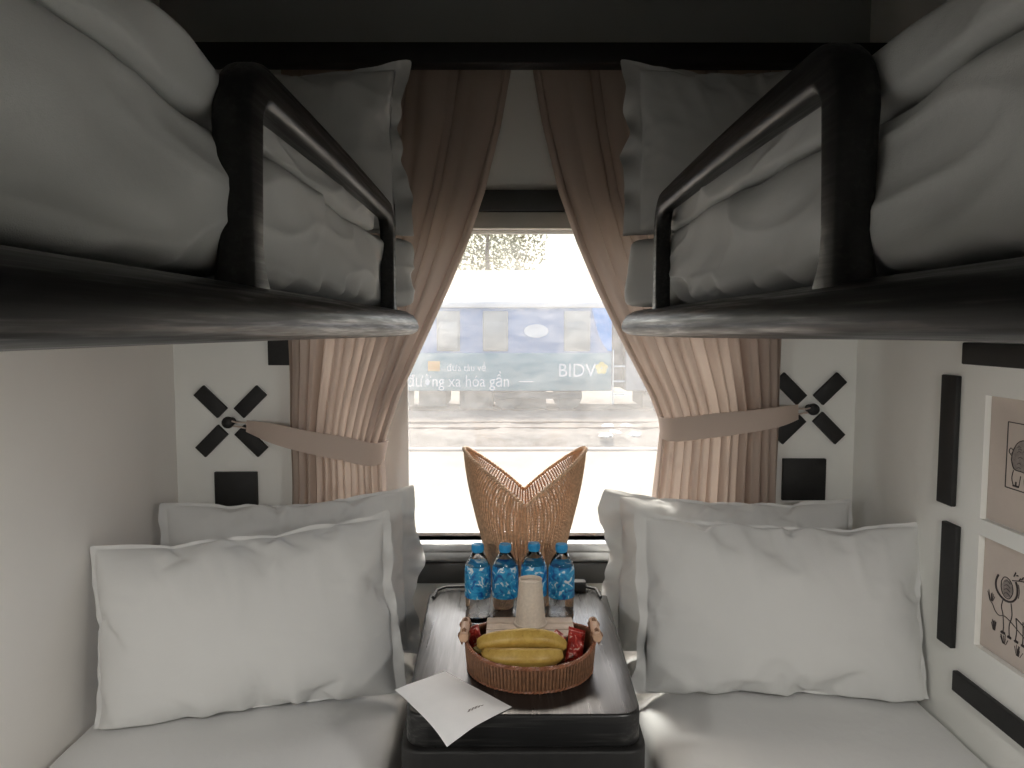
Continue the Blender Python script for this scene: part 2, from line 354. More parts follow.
# ------------------------------------------------------------------ upper bunks
def upper(side, label, ml, dl):
    wall = XL if side < 0 else XR
    xe = -.246 if side < 0 else .301                  # nosing of the board
    sg = 1 if side < 0 else -1                       # towards the aisle
    cx = (wall+xe)/2; O = (cx, .9, -.03)
    t = empty('upper_bunk', O, label, 'bunk', 'upper bunks')
    prof = [(.085, .052), (.06, .050), (.035, .045), (.015, .034), (.004, .018), (0, .003), (.004, -.010), (.018, -.021), (.05, -.027), (.12, -.030)]
    D = abs(xe-wall)-.001
    prof = [(D, .052)] + prof + [(D, -.030)]
    ys = [YN+.02+i*.08 for i in range(31)]; ye = 2.10
    ys = [y for y in ys if y < ye-.10] + [ye-.10+.10*math.sin(PI/2*k/10) for k in range(11)]
    vs = []; fs = []; n = len(prof)
    for y in ys:
        r = .10; dy = max(0, y-(ye-r)); ins = r-math.sqrt(max(0, r*r-dy*dy))
        for (d, z) in prof:
            dd = d if d >= D else min(D*.98, d+ins)
            if z < 0: z = z*lerp(.35 if side > 0 else .5, .8, ss(.3, 2.1, y))
            vs.append((xe-sg*dd, y, z))
    for j in range(len(ys)-1):
        for k in range(n): fs.append([j*n+k, j*n+(k+1) % n, (j+1)*n+(k+1) % n, (j+1)*n+k])
    fs.append(list(range(n))); fs.append([(len(ys)-1)*n+k for k in range(n)])
    MB().add(vs, fs).build('bunk_board', M_oakY, t, off=O, angle=50)
    # guard rail
    xr = -.305 if side < 0 else .355
    yf, yn, zt, rr = (1.87, .85, .285, .06) if side < 0 else (1.745, .79, .285, .06)
    pts = []; sca = []
    def P(y, z, a=1, b=1): pts.append((xr, y, z)); sca.append((a, b))
    P(yf, .03, 1.25, 1.7); P(yf, .05, 1.05, 1.25); P(yf, .07); P(yf, .15)
    for k in range(9):
        a = R(90*k/8); P(yf-rr+rr*math.cos(a), zt-rr+rr*math.sin(a), 1, 1)
    for k in range(1, 12): P(lerp(yf-rr, yn+rr, k/12), zt+.004*math.sin(PI*k/12), lerp(1, 1.3, k/12), lerp(1, 1.1, k/12))
    for k in range(9):
        a = R(90+90*k/8); P(yn+rr+rr*math.cos(a), zt-rr+rr*math.sin(a), lerp(1.3, 1.25, k/8), lerp(1.1, 1.45, k/8))
    P(yn, .18, 1.2, 1.35); P(yn, .10, 1.15, 1.2); P(yn, .075, 1.18, 1.3); P(yn, .055, 1.3, 1.6); P(yn, .03, 1.5, 2.1)
    MB().sweep(pts, rrect(.0175, .0225, .011, 4), up=Vector((0, 1, 0)), scale=sca).build('guard_rail', M_oakR, t, off=O, angle=60)
    # mattress and duvet: rumpled rounded slabs
    def slab(z0, z1, xi, ye_, seed, name, mat, lab, cat, grp, scal, bulge, drop=0):
        hz = (z1-z0)/2; zc = (z0+z1)/2; hx = abs(xi-wall)/2-.004; cxx = (xi+wall)/2
        NU, NV = 150, 260
        y0 = YN+.03; rings = []
        def pt(u, v):
            y = lerp(y0, ye_, v)
            a = 2*PI*u; ca, sa = math.cos(a), math.sin(a); k = 18 if (scal and sa < 0) else 9
            den = (abs(ca)**k+abs(sa)**k)**(1/k); ca /= den; sa /= den
            ca *= 1-.035*abs(sa)**8
            e = min((ye_-y)/.07, (y-y0)/.07, 1); e = math.sqrt(max(0, 1-(1-e)**2)) if e < 1 else 1
            x = cxx + sg*ca*hx*lerp(.9, 1, e); z = zc + sa*hz*lerp(.25, 1, e)
            f = max(0, ca)                                    # aisle face
            face = ss(.55, 1, ca)
            over = ss(1.88, 1.98, y)*bulge/.004*.068 if scal else 0
            q = y*sg
            d = bulge*face*(1-sa*sa)
            d += face*(.010*nz(y*3.1+z*5, z*6, seed)+.006*nz(y*7+z*16, z*9, seed+4))
            d += face*.006*math.sin(26*(z*1.2-.35*y)+4*nz(y*2, z*3, seed+7))
            rid = lambda q: max(0, 1-abs(q)*5)**1.5
            d += face*(.007*rid(nz(y*2.2+z*2.5, z*9-y*1.2, seed+31))+.006*rid(nz(y*1.6, z*7+y*.8, seed+37)))
            if scal:   # tucked hem
                low = ss(-.2, -1, sa)
                s_ = abs(nz(y*7, 0, seed+2))*2.4*ss(-.5, .3, nz(y*1.7, 5, seed))
                d -= low*.014*s_*face
                z += low*scal*s_*face
            x += sg*(d+over*ss(.2, 1, ca))
            z += (.012*nz(x*3, y*3, seed)+.006*nz(x*9, y*8, seed+1))*ss(0, 1, sa)
            return (x, y, z)
        mb = MB()
        for j in range(NV+1):
            for i in range(NU): mb.v.append(pt(i/NU, j/NV))
        for j in range(NV):
            for i in range(NU): mb.f.append([j*NU+i, j*NU+(i+1) % NU, (j+1)*NU+(i+1) % NU, (j+1)*NU+i])
        mb.f.append(list(range(NU))[::-1]); mb.f.append([NV*NU+i for i in range(NU)])
        o = mb.build(name, mat, None, off=(cxx, .9, z0), angle=180); tag(o, lab, cat, grp)
        # keep cloth off the wall
        W = wall-cxx
        for vv in o.data.vertices:
            if (vv.co.x-W)*sg < .003: vv.co.x = W+sg*.003
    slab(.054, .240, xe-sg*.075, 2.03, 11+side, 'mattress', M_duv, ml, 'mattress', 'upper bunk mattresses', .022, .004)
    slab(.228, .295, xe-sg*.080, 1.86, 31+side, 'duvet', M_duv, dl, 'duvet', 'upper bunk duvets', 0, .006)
upper(-1, 'black oak upper bunk with a guard rail on the left', 'white-covered mattress on the upper left bunk', 'thick white duvet spread over the upper left bunk')
upper(1, 'black oak upper bunk with a guard rail on the right', 'white-covered mattress on the upper right bunk', 'thick white duvet spread over the upper right bunk')

# ------------------------------------------------------------------ pillows: two sheets inflated by a short cloth simulation
def inflate(w, h, nx, ny, frames, press, seed):
    vs = []; idx = {}
    for side in (0, 1):
        for j in range(ny+1):
            for i in range(nx+1):
                edge = i in (0, nx) or j in (0, ny)
                if edge and side: idx[1, i, j] = idx[0, i, j]; continue
                x = (i/nx-.5)*w; z = (j/ny-.5)*h
                y = 0 if edge else (.012 if side else -.012)+.006*noise.noise(Vector((x*9, z*9, seed+side*5)))
                idx[side, i, j] = len(vs); vs.append((x, y, z))
    fs = []
    for side in (0, 1):
        for j in range(ny):
            for i in range(nx):
                f = [idx[side, i, j], idx[side, i+1, j], idx[side, i+1, j+1], idx[side, i, j+1]]
                fs.append(f[::-1] if side else f)
    me = bpy.data.meshes.new('p'); me.from_pydata(vs, [], fs)
    ob = bpy.data.objects.new('p', me); col.objects.link(ob)
    md = ob.modifiers.new('c', 'CLOTH'); s = md.settings
    s.quality = 6; s.mass = .15; s.tension_stiffness = 25; s.compression_stiffness = 25; s.shear_stiffness = 8; s.bending_stiffness = .1
    s.tension_damping = 15; s.compression_damping = 15; s.shear_damping = 10; s.air_damping = 3
    s.use_pressure = True; s.uniform_pressure_force = press; s.effector_weights.gravity = 0
    md.point_cache.frame_start = 1; md.point_cache.frame_end = frames
    for f in range(1, frames+1): sc.frame_set(f)
    dg = bpy.context.evaluated_depsgraph_get(); ev = ob.evaluated_get(dg)
    co = [v.co.copy() for v in ev.data.vertices]
    bpy.data.objects.remove(ob); bpy.data.meshes.remove(me); sc.frame_set(1)
    return co, fs, idx, nx, ny
SIMS = [inflate(.76, .49, 56, 38, 30, 4, 1), inflate(.77, .48, 56, 38, 26, 3, 23)]
def pillow(simi, W, H, Tk, place, flange, seed, label, group, zmin=None, ymax=None, flip=False, flop=0):
    """place: Matrix taking local (x width, y depth, z height from the bottom) to eye-level world coordinates"""
    co, fs, idx, nx, ny = SIMS[simi]
    mn = [min(c[k] for c in co) for k in range(3)]; mx_ = [max(c[k] for c in co) for k in range(3)]
    sx, sy, sz = W/(mx_[0]-mn[0]), Tk/(mx_[1]-mn[1]), H/(mx_[2]-mn[2])
    L = [None]*len(co); zc_ = (mn[2]+mx_[2])/2
    xl = [co[idx[0, 0, j]].x for j in range(ny+1)]; xr = [co[idx[0, nx, j]].x for j in range(ny+1)]
    zl = [co[idx[0, i, 0]].z for i in range(nx+1)]; zr = [co[idx[0, i, ny]].z for i in range(nx+1)]
    inv = {}
    for (sd_, i, j), n_ in idx.items(): inv[n_] = (i, j)
    for n_, c in enumerate(co):
        i, j = inv[n_]
        fx = ((mx_[0]/xr[j]) if c.x > 0 else (mn[0]/xl[j])); fz = ((mx_[2]-zc_)/(zr[i]-zc_) if c.z > zc_ else (mn[2]-zc_)/(zl[i]-zc_))
        x_ = c.x*lerp(1, fx, .66*min(1, abs(i/nx-.5)*2)**.5); z_ = zc_+(c.z-zc_)*lerp(1, fz, .66*min(1, abs(j/ny-.5)*2)**.5)
        p = Vector((x_*sx, c.y*sy, (z_-mn[2])*sz))
        if flip: p.x = -p.x
        hz = p.z/H
        p.y *= lerp(1.12, .82, hz)
        p.y += .006*nz(p.x*5, p.z*5, seed)
        p.z += .008*nz(p.x*4, 0, seed+3)*hz
        sd = 1 if c.y > 0 else -1; body_ = min(1, 4*min(i/nx, 1-i/nx))*min(1, 5*min(j/ny, 1-j/ny))
        rg = lambda q: max(0, 1-abs(q)*5)**1.5
        w1 = rg(nz((p.x+.25*p.z)*11, p.z*2.2, seed+9))*ss(.45, .95, hz)            # creases falling from the top seam
        w2 = rg(nz(p.x*3.5, p.z*13+p.x*2, seed+15))*ss(.45, .95, abs(p.x)/(W/2))  # tucks along the ends
        w3 = rg(nz(p.x*5+p.z*3, p.z*6-p.x*2, seed+21))*.5
        p.y += sd*body_*(.0085*w1+.008*w2+.004*w3)
        L[n_] = p
    F = [list(f) for f in fs]
    loop = [idx[0, i, 0] for i in range(nx+1)] + [idx[0, nx, j] for j in range(1, ny+1)] + [idx[0, i, ny] for i in range(nx-1, -1, -1)] + [idx[0, 0, j] for j in range(ny-1, 0, -1)]
    N = len(loop)
    c0 = Vector((0, 0, H/2)); rows = [loop]
    acc = 0; S = []
    for q in range(N): S.append(acc); acc += (L[loop[q]]-L[loop[(q+1) % N]]).length
    K = 4
    dirs = []
    for q in range(N):
        a = L[loop[q-1]]; b = L[loop[(q+1) % N]]; t = (b-a); t.y = 0; t.normalize()
        nrm = Vector((t.z, 0, -t.x)); 
        if nrm.dot(L[loop[q]]-c0) < 0: nrm = -nrm
        dirs.append(nrm)
    sm = []
    for q in range(N):
        d = Vector((0, 0, 0))
        for k in range(-2, 3): d += dirs[(q+k) % N]
        sm.append(d.normalized())
    for r in range(1, K+1):
        row = []
        for q in range(N):
            p = L[loop[q]]; rx = p.x/(W/2)*(-1 if flip else 1); rz = p.z/H*2-1
            e_in, e_out, e_top, e_bot = flange
            if flip: pass
            rxx = rx*(-1 if flip else 1); e_side = e_in if rx > 0 else e_out
            ex = e_side*ss(.90, .97, abs(rx)); ez = (e_top if rz > 0 else e_bot)*ss(.86, .95, abs(rz))
            cnr = ss(.88, .98, abs(rx))*ss(.86, .97, abs(rz))
            if cnr > 0 and rx > 0: ez += .018*cnr*(1 if rz > 0 else .3)
            wl = math.hypot(ex, ez)
            off = Vector(((1 if p.x > 0 else -1)*ex, 0, (1 if rz > 0 else -1)*ez))*(r/K)*(1+.7*nz(S[q]*9, seed, 0)+.3*nz(S[q]*23, seed, 4))
            ruf = wl*(r/K)*(.45*math.sin(S[q]*60+2.5*nz(S[q]*5, seed, 1))+.6*nz(S[q]*14, seed, 2))
            L.append(p+off+Vector((0, ruf*.8+flop*wl*(r/K)**2, 0))); row.append(len(L)-1)
        rows.append(row)
    for a, b in zip(rows, rows[1:]):
        for q in range(N): F.append([a[q], a[(q+1) % N], b[(q+1) % N], b[q]])
    V = [place @ p for p in L]
    if zmin is not None:
        for p in V:
            if p.z < zmin+.02: p.z = zmin + .02*math.exp((p.z-zmin-.02)/.02)*.98+.0002
    if ymax is not None:
        for p in V:
            if p.y > ymax: p.y = ymax+(p.y-ymax)*.05
    cxx = sum(p.x for p in V)/len(V); cyy = sum(p.y for p in V)/len(V); zb = min(p.z for p in V)
    mb = MB(); mb.add(V, F)
    o = mb.build('pillow', M_cot, None, off=(cxx, cyy, zb), angle=180)
    sub = o.modifiers.new('subdivision', 'SUBSURF'); sub.levels = 1; sub.render_levels = 1
    tag(o, label, 'pillow', group)
    return o
def PL(x, y, z, rz, lean, roll=0):
    return Matrix.Translation((x, y, z)) @ Matrix.Rotation(R(rz), 4, 'Z') @ Matrix.Rotation(R(-lean), 4, 'X') @ Matrix.Rotation(R(roll), 4, 'Y')
G1 = 'pillows leaning on the lower bunks'; G2 = 'pillows on the upper bunks'
# e_in, e_out, top, bottom flange widths; in = +x end unless flipped
pillow(0, .71, .46, .17, PL(-.632, 1.77, BEDZ-.018, 12, 14, -3.5), (.024, .010, .008, .006), 3.1, 'large plump white pillow in front on the lower left bunk', G1, zmin=BEDZ+.002)
pillow(1, .68, .46, .13, PL(-.63, 2.065, BEDZ-.0, 3, 8, -2.5), (.045, .02, .008, .006), 7.7, 'white pillow half hidden behind the front one on the lower left bunk', G1, zmin=BEDZ+.002, ymax=2.17)
pillow(1, .72, .465, .17, PL(.705, 1.84, BEDZ-.018, -2, 12, 1.5), (.026, .010, .008, .006), 12.3, 'large plump white pillow in front on the lower right bunk', G1, zmin=BEDZ+.002, flip=True)
pillow(0, .68, .455, .13, PL(.645, 2.09, BEDZ-.0, 0, 6, 1.5), (.05, .01, .008, .006), 17.9, 'white pillow half hidden behind the front one on the lower right bunk', G1, zmin=BEDZ+.002, ymax=2.19, flip=True)
pillow(0, .66, .43, .14, PL(-.63, 1.96, .275-.02, 4, 5, 0), (.04, .02, .01, .04), 23.3, 'white pillow standing upright at the window end of the upper left bunk', G2, zmin=.243)
pillow(1, .64, .43, .14, PL(.66, 1.97, .275-.02, -2, 5, 0), (.04, .02, .01, .04), 29.1, 'white pillow standing upright at the window end of the upper right bunk', G2, zmin=.243, flip=True)

# ------------------------------------------------------------------ curtains
def curtain(side, label, tl):
    if side < 0:
        outer = -.665
        inner = [(-.72, -.375), (-.45, -.38), (-.36, -.385), (-.30, -.365), (-.2, -.33), (-.05, -.26), (.1, -.19), (.25, -.125), (.4, -.075), (.6, -.025), (.76, .004)]
    else:
        outer = .815
        inner = [(-.72, .425), (-.55, .43), (-.40, .445), (-.29, .455), (-.2, .42), (-.05, .34), (.1, .265), (.25, .20), (.4, .145), (.6, .095), (.76, .066)]
    zt, zb = .765, -.70
    def fn(u, v):
        z = lerp(zb, zt, v); xi = interp(inner, z)
        up = ss(-.3, .75, z); tie = math.exp(-((z+.33)/.10)**2)
        # fold pattern: broad pleats near the top turning into many narrow folds
        s = u
        ph1 = 2*PI*(4.2*s)+.8*nz(s*3, side, z*.3); ph2 = 2*PI*(13*s)+4.5*nz(s*4, side+4, z*.3); ph3 = 2*PI*(27*s)+2*nz(s*9, 3, z*.4)
        a1 = .020*lerp(.35, 1, up); a2 = .017*lerp(1, .25, up); a3 = .004*(1-up)
        y = 2.222 + (a1*math.sin(ph1) + a2*math.sin(ph2) + a3*math.sin(ph3))*(1-.35*tie)
        sx = s + (.020*math.cos(ph1)*up + .019*math.cos(ph2)*(1-.5*up))*ss(0, .05, s)*ss(1, .95, s)
        # hem roll near the inner edge
        y -= .018*math.exp(-((s-.975)/.02)**2)
        x = lerp(outer, xi, sx) + .006*nz(0, z*4, side)*(1-s)
        y = min(2.262, max(2.165 if z > -.1 else 2.15, y))
        return (x, y, z)
    O = ((outer+interp(inner, .7))/2, 2.222, zb)
    o = MB().grid(420, 120, fn).build('curtain', M_cur, None, off=O, angle=180)
    tag(o, label, 'curtain', 'linen curtains tied back at the window')
    # tieback band
    hook = Vector((-.868, 2.28, -.29)) if side < 0 else Vector((.934, 2.28, -.25))
    sg = 1 if side < 0 else -1
    xi = interp(inner, -.33)
    if side < 0:
        path = [(-.80, 2.235, -.297), (-.70, 2.175, -.312), (-.58, 2.145, -.335), (-.48, 2.138, -.352), (xi-.04, 2.143, -.368), (xi-.004, 2.18, -.370), (xi-.008, 2.24, -.370), (xi-.06, 2.272, -.38), (-.62, 2.276, -.35), (-.78, 2.276, -.31)]
        hs = [.020, .034, .038, .040, .040, .038, .034, .03, .028, .018]
    else:
        path = [(.875, 2.235, -.255), (.80, 2.178, -.262), (.70, 2.15, -.273), (.58, 2.138, -.285), (xi+.04, 2.143, -.296), (xi+.004, 2.18, -.298), (xi+.008, 2.24, -.298), (xi+.06, 2.272, -.318), (.70, 2.276, -.29), (.86, 2.276, -.265)]
        hs = [.026, .034, .037, .040, .040, .038, .034, .03, .028, .018]
    # smooth the path
    def cr(P, t):
        n = len(P)-1; i = min(int(t*n), n-1); f = t*n-i
        p0, p1, p2, p3 = P[max(i-1, 0)], P[i], P[i+1], P[min(i+2, n)]
        return .5*((2*p1)+(p2-p0)*f+(2*p0-5*p1+4*p2-p3)*f*f+(3*p1-p0-3*p2+p3)*f**3)
    VP = [Vector(p) for p in path]; fine = [cr(VP, k/60) for k in range(61)]
    sca = [(1, cr(hs, k/60)/.04) for k in range(61)]
    hk = empty('curtain_hook', hook, 'round black knob hook on the %s wall panel holding the tieback' % ('left' if side < 0 else 'right'), 'hook', 'curtain hooks')
    Mx = Matrix.Rotation(R(90), 4, 'X')
    MB().lathe([(.012, -.02), (.012, .004), (.017, .008), (.0185, .016), (.017, .024), (.011, .028), (0.001, .029)], 24, hook, Mx).build('knob', M_blk, hk, off=hook)
    tb = empty('tieback', fine[0], tl, 'tieback', 'curtain tiebacks')
    MB().sweep(fine, rrect(.0022, .036, .002, 2), up=Vector((0, 0, 1)), scale=sca).build('band', M_tie, tb, off=fine[0])
    c = MB()
    for dz, a in ((.012, fine[0]), (-.012, fine[-1])):
        c.tube([a+Vector((0, 0, dz*.8)), (a+hook)/2+Vector((0, -.012, dz*.5)), hook+Vector((-sg*.004, -.012, dz*.6)), hook+Vector((-sg*.016, -.010, 0))], .0028, 6)
    c.build('loop_cord', M_tie, tb, off=fine[0])
curtain(-1, 'beige linen curtain gathered to the left of the window', 'beige linen band tying the left curtain to its knob')
curtain(1, 'beige linen curtain gathered to the right of the window', 'beige linen band tying the right curtain to its knob')

# ------------------------------------------------------------------ wall ornaments
def ornament(c, label):
    c = Vector(c); t = empty('cross_ornament', c, label, 'wall ornament', 'crosses of four black bars')
    for a in (45, 135, 225, 315):
        Mx = Matrix.Translation(c) @ Matrix.Rotation(R(a), 4, 'Y')
        MB().box(.036, .138, -.0, .014, -.022, .022, .002, M=Mx @ Matrix.Translation((0, -.014, 0))).build('bar', M_blk, t, off=c)
ornament((-.869, 2.3, -.29), 'cross of four slanted black bars round the left curtain knob')
ornament((.934, 2.3, -.25), 'cross of four slanted black bars round the right curtain knob')
def plaque(x0, x1, z0, z1, label, grp='square black wall plaques'):
    c = ((x0+x1)/2, 2.3, z0); o = MB().box(x0, x1, 2.286, 2.3, z0, z1, .002).build('wall_plaque', M_blk, None, off=c)
    tag(o, label, 'wall ornament', grp)
plaque(-.925, -.792, -.580, -.449, 'square black wooden plaque below the left cross')
plaque(.855, .99, -.540, -.408, 'square black wooden plaque below the right cross')
plaque(-.748, -.665, -.115, .02, 'small black plaque under the left bunk beside the curtain', 'square black wall plaques')
def batten(y0, y1, z0, z1, label):
    o = MB().box(XR-.014, XR, y0, y1, z0, z1, .003).build('wall_batten', M_blk, None, off=(XR, (y0+y1)/2, z0)); tag(o, label, 'wall ornament', 'black battens on the right wall')
batten(1.76, 1.823, -.432, -.114, 'upper of the two upright black battens on the right wall')
batten(1.736, 1.796, -.775, -.474, 'lower of the two upright black battens on the right wall')
batten(1.12, 1.745, -.085, -.034, 'level black batten just under the upper right bunk')
batten(1.12, 1.725, -.872, -.822, 'level black batten low on the right wall above the mattress')

# framed drawings in the recesses
def drawing(z0, z1, label, strokes, washes, border=None):
    X = XR+.0155; O = (X, (HY0+HY1)/2, z0)
    t = empty('drawing', O, label, 'picture', 'ink drawings on the right wall')
    MB().box(X-.0025, X, HY0+.002, HY1-.002, z0+.002, z1-.002).build('paper', M_paper, t, off=O, smooth=False)
    # a: metres from the far (left) edge, b: metres from bottom
    def Pt(a, b, d=.003): return Vector((X-d, HY1-a, z0+b))
    ink = MB()
    for w, pts in strokes:
        n = max(2, len(pts)*4); P = [Vector((p[0], p[1], 0)) for p in pts]; fine = []
        for k in range(n+1):
            q = k/n*(len(P)-1); i = min(int(q), len(P)-2); f = q-i
            p0, p1, p2, p3 = P[max(i-1, 0)], P[i], P[i+1], P[min(i+2, len(P)-1)]
            fine.append(.5*((2*p1)+(p2-p0)*f+(2*p0-5*p1+4*p2-p3)*f*f+(3*p1-p0-3*p2+p3)*f**3) if len(P) > 2 else p1.lerp(p2, f))
        ink.tube([Pt(p.x, p.y) for p in fine], w, 5, up=Vector((1, 0, 0)))
    ink.build('ink_lines', M_ink, t, off=O)
    ws = MB()
    for pts in washes:
        vs = [Pt(a, b, .0028) for a, b in pts]; ws.add(vs, [list(range(len(vs)))])
    ws.build('ink_wash', M_ink2, t, off=O)
def blob(cx, cy, rx, ry, n=28, w=.12, seed=0):
    return [(cx+rx*math.cos(2*PI*k/n)*(1+w*nz(k*.9, seed, 0)), cy+ry*math.sin(2*PI*k/n)*(1+w*nz(k*.9, seed, 5))) for k in range(n)]
# a stout pig standing in a ruled box (upper)
B0, B1, B2, B3 = .085, .385, .068, .232
pig = [(.0012, [(B0, B2), (B1, B2)]), (.0012, [(B1, B2), (B1, B3)]), (.0012, [(B1, B3), (B0, B3)]), (.0012, [(B0, B3), (B0, B2)])]
body = [(.10, .14), (.105, .165), (.125, .19), (.17, .195), (.23, .198), (.28, .195), (.31, .185), (.34, .165), (.355, .145), (.345, .13), (.32, .125), (.29, .105), (.24, .10), (.18, .10), (.14, .115), (.11, .118), (.10, .14)]
pig.append((.0012, body))
for lx in (.108, .145, .26, .292):
    pig += [(.001, [(lx, .115), (lx-.004, .095), (lx+.001, .078)]), (.001, [(lx+.022, .105), (lx+.02, .09), (lx+.018, .078)]), (.0022, [(lx+.001, .077), (lx+.018, .077)]), (.0016, [(lx+.009, .077), (lx+.009, .088)])]
pig += [(.001, [(.10, .15), (.092, .158), (.096, .168), (.104, .163), (.10, .155)]), (.001, [(.295, .185), (.30, .16), (.318, .165), (.322, .18)]), (.0016, [(.333, .158), (.334, .157)])]
random.seed(5)
for k in range(40):
    a = .115+random.random()*.17; b = .118+random.random()*.062
    pig.append((.0005, [(a, b), (a+.006, b+.004), (a+.012, b+.002)]))
pig = [(w_, [((a-.085)*1.05+.062, .088+(b-.068)*.88) for a, b in q_]) for w_, q_ in pig]
body = [((a-.085)*1.05+.062, .088+(b-.068)*.88) for a, b in body]
drawing(HZ[0][0], HZ[0][1], 'ink drawing of a standing pig in a ruled box, upper recess', pig, [body[:-1]])
# a water buffalo with crescent horns, grass tufts (lower)
bf = [(.0024, [(.055, .185), (.048, .168), (.052, .15), (.068, .139), (.088, .136), (.106, .143), (.117, .158), (.118, .175), (.112, .188)])]
bf += [(.001, [(.066, .175), (.074, .186), (.088, .187), (.1, .178), (.104, .162), (.096, .146), (.084, .142), (.072, .148), (.066, .16), (.066, .175)])]
for k in range(4): bf.append((.0008, [(.076, .15+k*.009), (.085, .154+k*.009), (.095, .15+k*.009)]))
bf += [(.0012, [(.10, .187), (.14, .197), (.19, .20), (.25, .205), (.31, .20), (.35, .18), (.36, .14), (.34, .11)]),
       (.0012, [(.075, .138), (.07, .118), (.076, .102), (.08, .075), (.078, .062)]), (.0012, [(.10, .136), (.105, .11), (.098, .085), (.1, .062)]),
       (.0012, [(.118, .11), (.122, .085), (.12, .062)]), (.0012, [(.14, .11), (.142, .085), (.142, .062)]),
       (.0012, [(.118, .11), (.17, .095), (.23, .092), (.28, .10), (.30, .12)]),
       (.0012, [(.285, .10), (.292, .075), (.29, .062)]), (.0012, [(.312, .115), (.316, .085), (.314, .062)]),
       (.0012, [(.34, .11), (.346, .08), (.344, .062)]),
       (.003, [(.074, .062), (.086, .062)]), (.003, [(.096, .060), (.106, .060)]), (.003, [(.118, .060), (.128, .060)]), (.003, [(.14, .060), (.148, .060)]),
       (.003, [(.288, .06), (.298, .06)]), (.003, [(.312, .06), (.322, .06)]), (.003, [(.342, .06), (.352, .06)])]
bf += [(.001, [(.03, .118), (.04, .112), (.05, .1), (.064, .095), (.08, .1), (.1, .096), (.14, .08), (.2, .06), (.25, .05)])]
random.seed(9)
for gx, gy in ((.035, .118), (.05, .055), (.085, .038), (.13, .03), (.21, .03), (.27, .025), (.33, .035), (.37, .06)):
    for k in range(9):
        a = random.uniform(-.014, .014); bf.append((.0007, [(gx+a*.4, gy), (gx+a, gy+random.uniform(.012, .024))]))
for k in range(12):
    a = .12+k*.018; bf.append((.0008, [(a, .185+.004*math.sin(k)), (a+.004, .17), (a+.002, .155)]))
for k in range(10):
    bf.append((.0016, [(.105+k*.008, .198+.005*math.sin(k*2.1)), (.110+k*.008, .204+.004*math.cos(k*1.7))]))
drawing(HZ[1][0], HZ[1][1], 'ink drawing of a grazing buffalo with crescent horns, lower recess', bf, [blob(.085, .164, .017, .02)])

# ------------------------------------------------------------------ table
TZ = -.78
def rounded(pts, r, n=6):
    out_ = []; N = len(pts)
    for i in range(N):
        p = Vector(pts[i]); a = (Vector(pts[i-1])-p).normalized(); b = (Vector(pts[(i+1) % N])-p).normalized()
        for k in range(n+1):
            t = k/n; out_.append(tuple(p+a*r*(1-t)**2+b*r*t**2))
    return out_
TO = (.025, 1.8, ZF)
tb = empty('side_table', TO, 'black oak table with rounded corners between the lower bunks', 'table')
top = rounded([(-.214, 1.44), (.268, 1.44), (.286, 2.165), (-.240, 2.165)], .05)
MB().prism(top, TZ-.070, TZ, .006).build('tabletop', [M_table, M_oakX], tb, off=TO, angle=60)
for p_ in bpy.data.objects['tabletop'].data.polygons:
    if abs(p_.normal.z) < .6: p_.material_index = 1
MB().prism(rounded([(-.224, 1.43), (.279, 1.43), (.292, 2.175), (-.248, 2.175)], .05), ZF+.0, TZ-.071, .006).build('cabinet', M_blk, tb, off=TO, angle=60)
MB().tube([(-.19, 2.15, TZ+.012), (-.215, 2.13, TZ+.010), (-.222, 2.08, TZ+.006)][::-1]+[(-.1, 2.155, TZ+.013), (.1, 2.155, TZ+.013), (.22, 2.155, TZ+.012), (.255, 2.135, TZ+.01), (.262, 2.08, TZ+.006)], .0045, 8).build('edge_rod', M_blk, tb, off=TO)
MB().box(.155, .225, 2.135, 2.165, TZ, TZ+.032, .005).build('latch_block', M_blk, tb, off=TO)

# paper sheet hanging over the table edge
pm = plain('white_paper', (.90, .90, .90), .75, .02, 20)
c4 = [Vector(q) for q in ((-.249, 1.545), (-.12, 1.35), (.004, 1.469), (-.148, 1.629))]
def pfn(u, v):
    a = c4[0].lerp(c4[1], u); b = c4[3].lerp(c4[2], u); p = a.lerp(b, v)
    x, y = p
    z = TZ+.0015+.0035*math.sin(PI*u)*math.sin(PI*v)
    ov = max(0, 1.435-y); ol = max(0, -.218-x)
    z -= ov*ov*2.2+ol*ol*2; z += .001*nz(x*20, y*20, 1)
    return (x, y, max(z, TZ+.001) if ov == 0 and ol == 0 else z)
sh = empty('paper_sheet', (-.128, 1.5, TZ), 'white paper sheet lying askew over the front left table edge', 'paper')
po = (-.128, 1.5, TZ)
m = MB().grid(30, 24, pfn); n = len(m.v); top_v = list(m.v); m.add([(a, b, c+.0006) for a, b, c in top_v], [f[::-1] for f in m.f])
m.build('sheet', pm, sh, off=po, angle=180, fix=False)
m = MB()
for r_ in range(3):
    for k in range(5-r_):
        uu = .80+.02*r_*.5; 
        a = Vector(pfn(uu-.02*r_, .50+k*.055+.02*r_)); b = Vector(pfn(uu-.02*r_, .50+k*.055+.035+.02*r_))
        m.tube([a+Vector((0, 0, .0012)), (a+b)/2+Vector((.001, 0, .0013)), b+Vector((0, 0, .0012))], .0006, 4)
m.build('print', M_ink2, sh, off=po)

